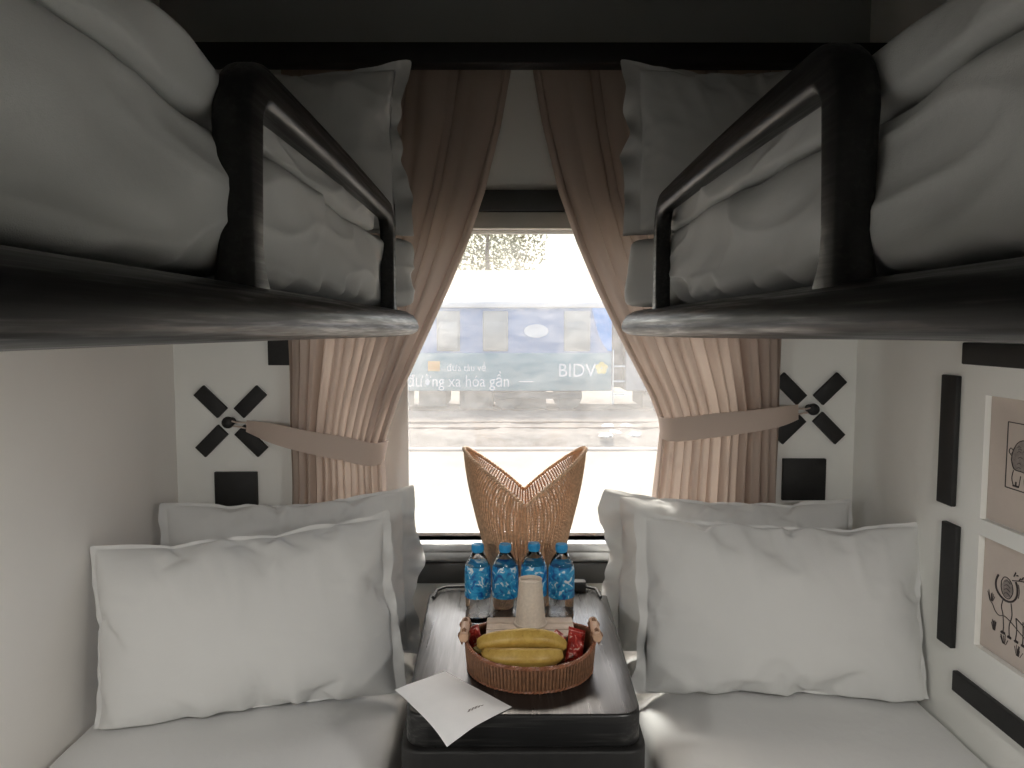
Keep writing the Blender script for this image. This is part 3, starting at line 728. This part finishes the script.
# ------------------------------------------------------------------ water bottles
cb = Mat('bottle_label'); v = cb.mapping((1, 1, 1)); f = cb.noise(v, 62, 3, .5, .9)
cb.link(cb.ramp(f, [(.36, (.01, .10, .38)), (.45, (.02, .30, .62)), (.58, (.05, .42, .72)), (.61, (.70, .82, .9)), (.68, (.8, .88, .92))]), cb.b.inputs['Base Color']); cb.set(Roughness=.3)
M_label = cb.m
M_cap = plain('blue_cap', (.03, .34, .68), .35, .08, 60)
wt = Mat('clear_bottle'); wt.set(Roughness=.02, IOR=1.33); wt.b.inputs['Transmission Weight'].default_value = 1; wt.b.inputs['Base Color'].default_value = (.97, .98, .99, 1)
M_btl = wt.m
def bottle(x, y, rz):
    O = (x, y, TZ); t = empty('water_bottle', O, None, rz=0)
    prof = [(.026, 0), (.031, .003), (.0335, .010), (.0335, .022), (.0318, .030), (.0318, .036), (.0335, .044), (.0335, .060), (.0345, .066), (.0345, .128), (.0338, .140), (.0315, .152), (.026, .166), (.019, .178), (.0135, .186), (.0125, .190), (.0125, .197)]
    MB().lathe(prof, 32, O).build('bottle_body', M_btl, t, off=O, angle=40)
    lab = [(.0349, .068), (.0351, .069), (.0351, .127), (.0345, .140), (.0322, .1515), (.0318, .1515), (.0343, .1395), (.0349, .127)]
    MB().lathe(lab+[lab[0]], 32, O, cap0=False, cap1=False).build('label', M_label, t, off=O, angle=40)
    cap = MB(); pr = [(.0150, .190), (.0155, .191), (.0155, .204), (.0145, .2075), (.002, .208)]
    cap.lathe(pr, 40, O)
    for k in range(20):
        a = 2*PI*k/20; cap.tube([(x+.0155*math.cos(a), y+.0155*math.sin(a), TZ+.191), (x+.0155*math.cos(a), y+.0155*math.sin(a), TZ+.204)], .0009, 4, up=Vector((1, 0, 0)))
    cap.build('cap', M_cap, t, off=O)
    cr_ = MB().lathe([(.0140, .1865), (.0146, .187), (.0146, .189), (.014, .1895)], 24, O); cr_.build('collar_ring', M_cap, t, off=O)
    return t
b0 = bottle(-.086, 1.93, 0)
bl = ['leftmost blue-labelled water bottle behind the basket', 'second blue-labelled water bottle from the left', 'blue-labelled water bottle directly behind the paper cup', 'rightmost blue-labelled water bottle behind the basket']
for i, (x, y, a) in enumerate(((-.086, 1.93, 0), (-.013, 1.93, 80), (.064, 1.94, 170), (.137, 1.93, 250))):
    o = b0 if i == 0 else copy_tree(b0)
    o.location = (x, y, TZ+EYE); o.rotation_euler = (0, 0, R(a)); tag(o, bl[i], 'bottle', 'water bottles in a row')

# ------------------------------------------------------------------ woven wicker stand with two pointed wings
M_wick = plain('pale_wicker', (.56, .35, .21), .55, .25, 120, bump=.3)
M_wick2 = plain('light_wicker_rim', (.66, .45, .29), .5, .2, 150, bump=.3)
WO = Vector((.042, 2.075, TZ+.001))
def wick(th, s):
    """th around, s height 0..1 up to the rim; a flat fan-like vessel wider than deep"""
    c = abs(math.cos(th))
    rim = .298+.141*c                                   # rim height, peaks at the two sides
    z = rim*s
    q = z/.44
    rx = .086+.086*ss(-.1, 1.05, q); ry = .068+.055*q
    return WO+Vector((rx*math.cos(th), ry*math.sin(th), z))
ws = empty('wicker_basket', WO, 'tall tan wicker vessel with two pointed wings behind the bottles', 'basket')
m = MB()
NR = 150
for k in range(NR):
    th = 2*PI*k/NR; pts = []
    # ribs start evenly round the foot and fan out towards the V in the rim
    for j in range(27):
        s = j/26; w_ = -math.sin(PI*s**1.3)*.42*math.sin(2*th)
        t_ = th + w_*(.9)
        pts.append(wick(t_, s))
    m.tube(pts, .0024, 5, up=Vector((0, 1, 0)))
m.build('stakes', M_wick, ws, off=WO)
m = MB()
for j in range(76):
    s = .01+j/76*.97; pts = []
    for k in range(300):
        th = 2*PI*k/300; p = wick(th, s); nrm = Vector((math.cos(th), math.sin(th), 0))
        pts.append(p+nrm*.0016*math.cos(NR/2*th+PI*j))
    m.tube(pts, .00185*(1-.42*s), 4, closed=True)
m.build('weave', M_wick, ws, off=WO)
m = MB()
for t0 in (0, PI):
    pts = []
    for k in range(721):
        th = 2*PI*k/720; p = wick(th, 1.0); pts.append(p+Vector((0, 0, .003*math.sin(th*60+t0)))+Vector((math.cos(th), math.sin(th), 0))*.003*math.cos(th*60+t0))
    m.tube(pts[:-1], .0032, 5, closed=True)
MB().tube([wick(2*PI*k/80, .005)+Vector((0, 0, .003)) for k in range(80)], .004, 6, closed=True).build('foot_ring', M_wick, ws, off=WO)
m.build('braided_rim', M_wick2, ws, off=WO)
MB().lathe([(.001, .002), (.95, .002), (.95, .006), (.001, .006)], 40, (0, 0, 0), Matrix.Translation(WO) @ Matrix.Diagonal((.078, .064, 1, 1))).build('basket_floor', M_wick, ws, off=WO)

# ------------------------------------------------------------------ round rattan tray with fruit
BO = Vector((.046, 1.658, TZ)); BR = .149
M_rat = plain('brown_rattan', (.22, .11, .06), .45, .3, 90, bump=.3)
M_rat2 = plain('reddish_rattan_rim', (.27, .11, .06), .4, .2, 90, bump=.2)
M_dow = plain('pale_dowel', (.56, .36, .24), .5, .1, 60)
def brim(th): return .058+.016*abs(math.cos(th))**6
def bsk(th, s):
    r = lerp(BR-.007, BR, s**.7); return BO+Vector((r*math.cos(th), r*math.sin(th)*.93, brim(th)*s))
bt = empty('rattan_tray', BO, 'round brown rattan tray basket holding bananas and snacks', 'basket')
m = MB()
for k in range(112):
    th = 2*PI*k/112
    m.tube([bsk(th, s) for s in (0.03, .3, .6, .97)], .0030, 6, up=Vector((math.cos(th), math.sin(th), 0)))
m.build('upright_weave', M_rat, bt, off=BO)
m = MB()
m.add([], [])
nA = 120
vs = []; fs = []
for j in range(6):
    for k in range(nA):
        th = 2*PI*k/nA; p = bsk(th, j/5); vs.append(p-Vector((math.cos(th), math.sin(th), 0))*.0015)
for j in range(6):
    for k in range(nA):
        th = 2*PI*k/nA; p = bsk(th, 1-j/5); vs.append(p-Vector((math.cos(th), math.sin(th), 0))*.004)
for j in range(11):
    for k in range(nA): fs.append([j*nA+k, j*nA+(k+1) % nA, (j+1)*nA+(k+1) % nA, (j+1)*nA+k])
fs.append(list(range(nA))); fs.append([11*nA+k for k in range(nA)])
vs = [(a, b, max(c, TZ+.0005)) for a, b, c in vs]
MB().add(vs[:12*nA], fs[:-2]).build('basket_wall', M_rat, bt, off=BO)
MB().lathe([(.001, .001), (BR-.009, .001), (BR-.009, .006), (.001, .006)], 60, BO, Matrix.Diagonal((1, .93, 1, 1))).build('basket_floor', M_rat, bt, off=BO)
m = MB()
for ph in (0, PI*2/3, PI*4/3):
    m.tube([bsk(2*PI*k/480, 1)+Vector((0, 0, .0022*math.sin(k/480*2*PI*40+ph)))+Vector((math.cos(2*PI*k/480), math.sin(2*PI*k/480), 0))*.0022*math.cos(k/480*2*PI*40+ph) for k in range(480)], .0028, 5, closed=True)
for ph in (0, PI):
    m.tube([bsk(2*PI*k/480, .05)+Vector((0, 0, .001+.0015*math.sin(k/480*2*PI*40+ph)))+Vector((math.cos(2*PI*k/480), math.sin(2*PI*k/480), 0))*.002*math.cos(k/480*2*PI*40+ph) for k in range(480)], .0024, 5, closed=True)
m.build('rim', M_rat2, bt, off=BO)
for sx in (-1, 1):
    cx_ = BO.x+sx*(BR+.001); zz = TZ+.088
    h = MB().lathe([(.001, -.05), (.0095, -.05), (.0105, -.048), (.0105, .048), (.0095, .05), (.001, .05)], 20, (cx_, BO.y, zz), Matrix.Rotation(R(90), 4, 'X'))
    ho = h.build('handle_dowel', M_dow, bt, off=BO); ho['label'] = 'pale round wooden handle dowel'
    for dy in (-.03, .03):
        w_ = MB()
        for q in range(4):
            yy = BO.y+dy+q*.004-.006
            w_.tube([(cx_-.004, yy, TZ+.068), (cx_-.0125, yy, zz), (cx_, yy, zz+.0125), (cx_+.0125, yy, zz), (cx_+.004, yy, TZ+.068)], .002, 5, up=Vector((0, 1, 0)))
        w_.build('handle_binding', M_rat, ho, off=BO)

# wooden slatted box in the back of the tray
M_box = plain('pale_wood', (.52, .42, .33), .55, .12, 40, bump=.1)
BX = Vector((.048, 1.725, TZ+.0065)); bxz = TZ+.070
wb = empty('wooden_box', BX, 'pale slatted wooden box at the back of the rattan tray', 'box')
m = MB().box(BX.x-.100, BX.x+.100, 1.672, 1.680, BX.z, bxz-.008, .001).box(BX.x-.100, BX.x+.100, 1.762, 1.770, BX.z, bxz-.008, .001)
m.box(BX.x-.100, BX.x-.092, 1.680, 1.762, BX.z, bxz-.008, .001).box(BX.x+.092, BX.x+.100, 1.680, 1.762, BX.z, bxz-.008, .001).build('box_sides', M_box, wb, off=BX)
for y0 in (1.664, 1.702, 1.740):
    MB().box(BX.x-.104, BX.x+.104, y0, y0+.034, bxz-.008, bxz, .0015).build('slat', M_box, wb, off=BX)

# upturned paper cup on the box
M_cup = plain('paper_cup', (.66, .58, .49), .7, .08, 160); CO = Vector((.049, 1.735, bxz))
ct = empty('paper_cup', CO, 'cream paper cup turned upside down on the wooden box', 'cup')
MB().lathe([(.0375, .004), (.0365, .006), (.0275, .108), (.0285, .110), (.0265, .1105), (.0255, .102), (.001, .102), ], 48, CO, cap0=False).build('cup_wall', M_cup, ct, off=CO, angle=50)
MB().tube([CO+Vector((.0375*math.cos(2*PI*k/48), .0375*math.sin(2*PI*k/48), .0028)) for k in range(48)], .0026, 8, closed=True).build('rolled_lip', M_cup, ct, off=CO)

# bananas
bn = Mat('banana_peel'); v = bn.mapping((1, 1, 1)); f = bn.noise(v, 45, 5, .7, .4)
bn.link(bn.ramp(f, [(.30, (.20, .11, .03)), (.38, (.46, .29, .06)), (.6, (.58, .39, .10)), (.8, (.62, .45, .16))]), bn.b.inputs['Base Color']); bn.set(Roughness=.42)
M_ban = bn.m; M_stem = plain('banana_stem', (.20, .16, .05), .7, .3, 90)
def banana(P, r, label, flipx=1):
    P = [Vector(p) for p in P]; n = 36; fine = []; sca = []
    for k in range(n+1):
        q = k/n*(len(P)-1); i = min(int(q), len(P)-2); f_ = q-i
        p0, p1, p2, p3 = P[max(i-1, 0)], P[i], P[i+1], P[min(i+2, len(P)-1)]
        fine.append(.5*((2*p1)+(p2-p0)*f_+(2*p0-5*p1+4*p2-p3)*f_*f_+(3*p1-p0-3*p2+p3)*f_**3))
        t = k/n; e = .30+.70*math.sin(PI*min(1, max(0, (t*.96+.02))))**.42
        if t < .10: e = lerp(.27, e, ss(.02, .10, t))
        sca.append((e, e))
    sec = []
    for k in range(20):
        a = 2*PI*k/20; rr_ = r*(1+.075*math.cos(5*a)); sec.append((rr_*math.cos(a), rr_*math.sin(a)))
    O = Vector((P[2].x, P[2].y, min(p.z for p in P)-r)); t_ = empty('banana', O, label, 'banana', 'bananas in the tray')
    MB().sweep(fine, sec, up=Vector((0, 0, 1)), scale=sca).build('peel', M_ban, t_, off=O, angle=60)
    d = (fine[0]-fine[2]).normalized()
    MB().tube([fine[0]-d*.002, fine[0]+d*.012, fine[0]+d*.022], .0058, 8, scale=[(1, 1), (.85, .85), (1.1, 1.1)]).build('stem', M_stem, t_, off=O)
    d = (fine[-1]-fine[-3]).normalized()
    MB().tube([fine[-1]-d*.002, fine[-1]+d*.004], .0052, 8).build('tip', M_stem, t_, off=O)
banana([(-.070, 1.628, TZ+.060), (-.045, 1.618, TZ+.076), (.025, 1.608, TZ+.089), (.085, 1.612, TZ+.084), (.122, 1.622, TZ+.062)], .021, 'upper yellow banana lying on the other one in the tray')
banana([(-.062, 1.606, TZ+.056), (-.03, 1.585, TZ+.056), (.025, 1.572, TZ+.060), (.080, 1.577, TZ+.059), (.112, 1.598, TZ+.054)], .021, 'lower yellow banana against the front rim of the tray')
banana([(-.055, 1.622, TZ+.028), (-.02, 1.618, TZ+.028), (.03, 1.614, TZ+.030), (.075, 1.614, TZ+.030), (.100, 1.618, TZ+.026)], .018, 'banana mostly hidden underneath the other two')

# snack sachets
sp = Mat('snack_wrapper'); v = sp.mapping((1, 1, 1)); f = sp.noise(v, 75, 3, .6, 1.2)
sp.link(sp.ramp(f, [(.40, (.30, .015, .012)), (.50, (.50, .04, .03)), (.57, (.55, .08, .05)), (.60, (.75, .62, .55)), (.70, (.6, .3, .2))]), sp.b.inputs['Base Color']); sp.set(Roughness=.35)
M_snk = sp.m; M_seal = plain('sachet_seal', (.45, .05, .04), .4, .1, 60)
def sachet(c, w, h, t, rot, label):
    c = Vector(c); Mx = Matrix.Translation(c) @ rot
    e = empty('snack_sachet', c, label, 'snack', 'snack sachets in the tray')
    def side(s):
        def fn(u, v):
            a = u*2-1; b = v*2-1; th = t/2*(max(0, 1-a**4)*max(0, 1-b**4))**.5
            th *= 1+.2*nz(a*3, b*3, c.x*50+s)
            return Mx @ Vector((a*w/2*(1-.05*(1-b*b)), s*(th+.0003), b*h/2*.86))
        return fn
    m_ = MB().grid(20, 24, side(1)); m_.grid(20, 24, side(-1)); m_.build('pouch', M_snk, e, off=c, angle=180)
    for s in (-1, 1):
        m_ = MB(); pts = [Mx @ Vector(((k/24*2-1)*w/2, .0012*(-1)**k, s*h/2*.86)) for k in range(25)]; p2 = [Mx @ Vector(((k/24*2-1)*w/2, .0012*(-1)**k, s*h/2)) for k in range(25)]
        m_.add(pts+p2+[p+Vector((0, .0008, 0)) for p in pts+p2], [[k, k+1, 26+k, 25+k] for k in range(24)]+[[50+k, 51+k, 76+k, 75+k] for k in range(24)]); m_.build('crimped_seal', M_seal, e, off=c)
Rx = lambda a: Matrix.Rotation(R(a), 4, 'X'); Ry = lambda a: Matrix.Rotation(R(a), 4, 'Y'); Rz = lambda a: Matrix.Rotation(R(a), 4, 'Z')
sachet((.150, 1.652, TZ+.048), .042, .085, .020, Rz(20) @ Rx(-35) @ Ry(22), 'red and white snack sachet standing at the right of the bananas')
sachet((-.080, 1.668, TZ+.055), .034, .070, .016, Rz(-15) @ Rx(-40) @ Ry(-30), 'red and white snack sachet at the left of the wooden box')
sachet((.100, 1.652, TZ+.062), .032, .062, .012, Rz(10) @ Rx(-60) @ Ry(50), 'dark red snack sachet between the bananas and the box')

# ------------------------------------------------------------------ outside the window
GZ = -2.72
M_plat = plain('pale_concrete', (.19, .165, .13), .85, .12, 1.2, bump=.1)
M_bal = Mat('ballast'); v = M_bal.mapping((1, 1, 1)); f = M_bal.noise(v, 5, 8, .75)
M_bal.link(M_bal.ramp(f, [(.3, (.07, .06, .05)), (.5, (.13, .115, .10)), (.7, (.22, .20, .18))]), M_bal.b.inputs['Base Color']); M_bal.set(Roughness=.95); M_bal.bump(f, .8, .05); M_bal = M_bal.m
M_grd = plain('sandy_ground', (.16, .145, .12), .9, .15, .6)
struct(MB().box(-60, 60, -60, 120, GZ-.4, GZ-.12), 'ground', M_grd, smooth=False)
struct(MB().box(-40, 40, 3.6, 16.2, GZ-.12, GZ, .02), 'platform', M_plat)
struct(MB().box(-40, 40, 16.2, 16.5, GZ-.12, GZ+.05, .02), 'platform_kerb', plain('kerb', (.20, .18, .16), .9, .1, 3))
def bfn(u, v):
    x = lerp(-30, 30, u); y = lerp(16.5, 27.5, v); k = min(ss(0, .08, v), ss(1, .9, v))
    return (x, y, GZ-.12+k*.35+.05*nz(x*2, y*2, 0)+.03*nz(x*6, y*6, 2))
struct(MB().grid(300, 60, bfn), 'ballast_bed', M_bal, angle=180)
M_rail = plain('rusty_rail', (.16, .10, .07), .5, .2, 20)
RZ0 = GZ+.25
for yy in (18.2, 19.3, 22.3, 23.7):
    o = MB().box(-30, 30, yy-.035, yy+.035, RZ0, RZ0+.03, .005).box(-30, 30, yy-.012, yy+.012, RZ0-.1, RZ0).box(-30, 30, yy-.06, yy+.06, RZ0-.12, RZ0-.10).build('track_rail', M_rail, None, off=(0, yy, RZ0-.12))
    tag(o, None, None)
    tag(o, {18.2: 'nearest steel rail of the empty track outside', 19.3: 'farther steel rail of the empty track outside', 22.3: 'steel rail under the near side of the blue carriage', 23.7: 'steel rail under the far side of the blue carriage'}[yy], 'rail', 'steel rails outside')
# carriage
M_cb = plain('carriage_blue', (.20, .30, .50), .4, .06, .8)
M_cd = plain('carriage_deep_blue', (.02, .30, .80), .35, .05, 1)
M_cr = plain('carriage_roof', (.26, .22, .20), .5, .05, 1)
M_cw = plain('carriage_white', (.80, .80, .80), .4, .03, 1)
M_ban_ = plain('banner_teal', (.16, .30, .34), .5, .08, .8)
M_cg = plain('carriage_window_blind', (.40, .40, .38), .3, .08, 2)
M_un = plain('undercarriage', (.16, .15, .14), .8, .3, 2)
M_or = plain('orange_mark', (.80, .42, .12), .5, .05, 2); M_ye = plain('yellow_mark', (.80, .62, .15), .5, .05, 2)
def PX(px): return (px-510)/740*22
def PZ(py): return aY(510, py, 22).z
def carriage(x0, x1, label, full, mat):
    O = (x0, 22.0, RZ0); t = empty('train_carriage', O, label, 'train carriage', 'parked train carriages')
    z0, z1 = PZ(391), PZ(307)
    MB().box(x0, x1, 22.0, 24.7, z0, z1, .04, 3).build('carriage_body', mat, t, off=O)
    pr = [(22.0-.03, z1-.02), (22.0-.03, z1+.13), (22.15, z1+.24), (22.6, z1+.42), (23.35, z1+.50), (24.1, z1+.42), (24.55, z1+.24), (24.73, z1+.1), (24.73, z1-.02)]
    vs = [(x, a, b) for x in (x0, x1) for a, b in pr]; n = len(pr)
    MB().add(vs, [[k, (k+1) % n, n+(k+1) % n, n+k] for k in range(n)]+[list(range(n)), [n+k for k in range(n)]]).build('roof', M_cr, t, off=O, angle=50)
    MB().box(x0, x1, 21.94, 21.98, z1-.02, z1+.16, .01).build('roof_gutter', M_cw, t, off=O)
    # undercarriage boxes, bogies and wheels
    u = MB(); x = x0+.6
    random.seed(int(x0*7)+3)
    while x < x1-1.2:
        w = random.uniform(.5, 1.3); h = random.uniform(.35, .62); u.box(x, x+w, 22.15+random.random()*.3, 24.4, z0-h, z0, .02); x += w+random.uniform(.15, .5)
    u.build('equipment_boxes', M_un, t, off=O)
    for bx in (x0+2.2, x1-2.2):
        if abs(bx) > 14: continue
        bg_ = MB().box(bx-1.3, bx+1.3, 22.1, 22.25, RZ0+.35, RZ0+.55, .03); bo = bg_.build('bogie_frame', M_un, t, off=O)
        for wx in (bx-.9, bx+.9):
            MB().lathe([(.001, -.06), (.42, -.06), (.42, .0), (.45, .01), (.45, .03), (.38, .04), (.1, .06), (.001, .06)], 28, (wx, 22.32, RZ0+.45), Matrix.Rotation(R(90), 4, 'X')).build('wheel', M_un, bo, off=O)
    return t, O, z0, z1
car, CO_, cz0, cz1 = carriage(-15.5, PX(612), 'blue and white parked carriage with a bank banner seen through the window', True, M_cb)
MB().box(-15.4, PX(612)-.02, 21.955, 21.999, cz0+.02, PZ(353), .004).build('advert_band', M_ban_, car, off=CO_)
for (a, b) in ((-15+510, 0),): pass
for pa, pb in ((437, 460), (483, 508), (564, 590), (391, 414), (345, 368), (299, 322), (253, 276)):
    w_ = MB().box(PX(pa), PX(pb), 21.965, 22.0, PZ(351), PZ(311), .03, 3).build('carriage_window', M_cg, car, off=CO_)
    MB().box(PX(pa)+.08, PX(pb)-.08, 21.950, 21.964, PZ(348), PZ(322), .004).build('pane', plain('blind_pane', (.50, .49, .46), .3, .05, 2) if pa == 437 else M_cg, w_, off=CO_)
# curved deep-blue flash at the carriage end
fl = [(591, 308), (611, 308), (611.5, 351), (608, 351), (603, 345), (598, 334), (594, 320)]
Fm = MB(); vs = [(PX(a), 21.96, PZ(b)) for a, b in fl]+[(PX(a), 21.999, PZ(b)) for a, b in fl]; n = len(fl)
Fm.add(vs, [list(range(n)), [n+k for k in range(n)]]+[[k, (k+1) % n, n+(k+1) % n, n+k] for k in range(n)]).build('blue_flash', M_cd, car, off=CO_, smooth=False)
MB().lathe([(.001, 0), (.33, 0), (.36, .01), (.001, .012)], 32, (PX(536), 21.998, PZ(331)), Matrix.Rotation(R(90), 4, 'X') @ Matrix.Diagonal((1, .55, 1, 1))).build('reflection_disc', M_cw, car, off=CO_)  # flat white disc standing in for a reflection on the carriage side
MB().box(PX(428), PX(440), 21.945, 21.956, PZ(371), PZ(361), .004).build('orange_mark', M_or, car, off=CO_)
def tx(body, px0, px1, pbase, size):
    mb = text_mesh(body, size, Matrix.Identity(4), .004)
    w = max(v[0] for v in mb.v)-min(v[0] for v in mb.v); x_ = min(v[0] for v in mb.v); k = (PX(px1)-PX(px0))/w
    mb.v = [(PX(px0)+(v[0]-x_)*k, 21.948-v[2], PZ(pbase)+v[1]) for v in mb.v]; return mb
tx('BIDV', 559, 596, 376.5, .56).build('lettering', M_cw, car, off=CO_, smooth=False)
tx('đường xa hóa gần', 407, 509, 386.5, .50).build('lettering', M_cw, car, off=CO_, smooth=False)
tx('đưa tàu về', 447, 486, 371, .30).build('lettering', M_cw, car, off=CO_, smooth=False)
MB().box(PX(519), PX(533), 21.945, 21.956, PZ(382), PZ(381), .001).build('lettering', M_cw, car, off=CO_, smooth=False)
fm = MB()
for k in range(5):
    a = 2*PI*k/5+PI/2; fm.lathe([(.001, 0), (.085, 0), (.085, .012), (.001, .014)], 14, (PX(601.5)+.105*math.cos(a), 21.956, PZ(368)+.105*math.sin(a)), Matrix.Rotation(R(90), 4, 'X'))
fm.build('flower_emblem', M_ye, car, off=CO_)
car2, O2, a_, b_ = carriage(PX(626), 20, 'grey parked carriage coupled behind the blue one at the right', False, plain('carriage_grey', (.34, .34, .36), .5, .1, 1.5))
lad = MB()
lx0, lx1 = PX(614), PX(625)
lad.box(PX(612.5), PX(613.5), 21.9, 21.98, PZ(404), PZ(350), .005)
lad.box(lx0, lx1, 21.95, 22.0, PZ(382), PZ(380.5)).box(lx0, lx1, 21.95, 22.0, PZ(395), PZ(393.5)).box(lx0, lx1, 21.95, 22.0, PZ(367), PZ(365.5))
lad.build('gangway_ladder', M_cw, car, off=CO_)
lad = MB().box(lx0, lx1, 22.3, 24.3, PZ(388), PZ(315), .03); lad.build('gangway', M_un, car, off=CO_)
# litter on the ballast
M_pl = plain('plastic_litter', (.75, .82, .88), .4, .05, 8)
random.seed(2)
for k, (px, y_) in enumerate(((609, 18.78), (617, 17.55), (627, 18.74), (635, 17.3), (606, 17.1), (613, 17.9))):
    p = aY(px, 384, y_); r = .13 if k % 2 else .16; r = .09 if k == 5 else r
    m = MB().lathe([(.001, 0), (r*.8, .0), (r, r*.25), (r*.7, r*.55), (.001, r*.65)], 14, (0, 0, 0))
    m.v = [(p.x+v[0]*(1+.5*nz(v[0]*9+k, v[1]*9, 0)), p.y+v[1]*(1+.4*nz(v[0]*8, v[1]*9+k, 3)), GZ+.18+v[2]+.05*nz(v[0]*20, v[1]*20, k)) for v in m.v]
    o = m.build('plastic_bag', M_pl, None, off=(p.x, p.y, GZ+.18)); tag(o, 'scrap of pale plastic litter on the ballast outside', 'litter', 'plastic litter on the ballast')
# building and trees beyond
M_bw = plain('pink_building', (.50, .36, .30), .8, .06, .3); M_win = plain('building_window', (.25, .27, .30), .3, .1, 2); M_brf = plain('building_roof', (.28, .19, .15), .8, .1, 1)
BOo = (1, 40, GZ-.12); bd = empty('station_building', BOo, 'low pinkish building beyond the parked train', 'building')
MB().box(-9, 12, 40, 48, GZ-.12, 1.9, .02).build('building_wall', M_bw, bd, off=BOo)
r_ = MB(); r_.add([(-9.6, 39.4, 1.9), (12.6, 39.4, 1.9), (12.6, 48.6, 1.9), (-9.6, 48.6, 1.9), (-6, 44, 3.4), (9, 44, 3.4)], [[0, 1, 5, 4], [1, 2, 5], [2, 3, 4, 5], [3, 0, 4], [0, 3, 2, 1]]).build('roof', M_brf, bd, off=BOo, smooth=False)
for k in range(7): MB().box(-8+k*2.9, -6.6+k*2.9, 39.96, 40.02, -.2, 1.3, .02).build('window', M_win, bd, off=BOo)
M_leaf = plain('dusty_foliage', (.22, .22, .10), .9, .3, 1.5); M_trk = plain('trunk', (.20, .15, .10), .9, .2, 4)
def tree(x, y, h, r, label, seed):
    O = (x, y, GZ-.12); t = empty('tree', O, label, 'tree', 'trees beyond the parked train')
    random.seed(seed)
    MB().tube([(x, y, GZ-.12), (x+.1, y, GZ+h*.3), (x-.1, y, GZ+h*.6), (x, y, GZ+h*.8)], .22, 8, up=Vector((1, 0, 0)), scale=[(1.3, 1.3), (1, 1), (.7, .7), (.3, .3)]).build('trunk', M_trk, t, off=O)
    m = MB()
    for k in range(5200):
        d = Vector((random.gauss(0, 1), random.gauss(0, 1), random.gauss(0, 1))).normalized()*random.random()**.35
        c = Vector((x+d.x*r, y+d.y*r, GZ+h*.68+d.z*h*.34)); 
        if nz(c.x*.9, c.y*.9, c.z*.9+seed) < -.12: continue
        a = Vector((random.gauss(0, 1), random.gauss(0, 1), random.gauss(0, 1))).normalized(); b = a.orthogonal().normalized(); s = random.uniform(.10, .2)
        m.add([c-a*s, c+b*s*.5, c+a*s, c-b*s*.5], [[0, 1, 2, 3]])
    m.build('foliage', M_leaf, t, off=O, smooth=False, fix=False)
tree(-11, 34, 9, 3.6, 'leafy dusty tree beyond the train at the left of the window', 4)
tree(-1.5, 52, 13, 4.2, 'tall tree rising behind the pinkish building', 8)
tree(11, 33, 8, 3.2, 'leafy dusty tree beyond the train at the right of the window', 12)
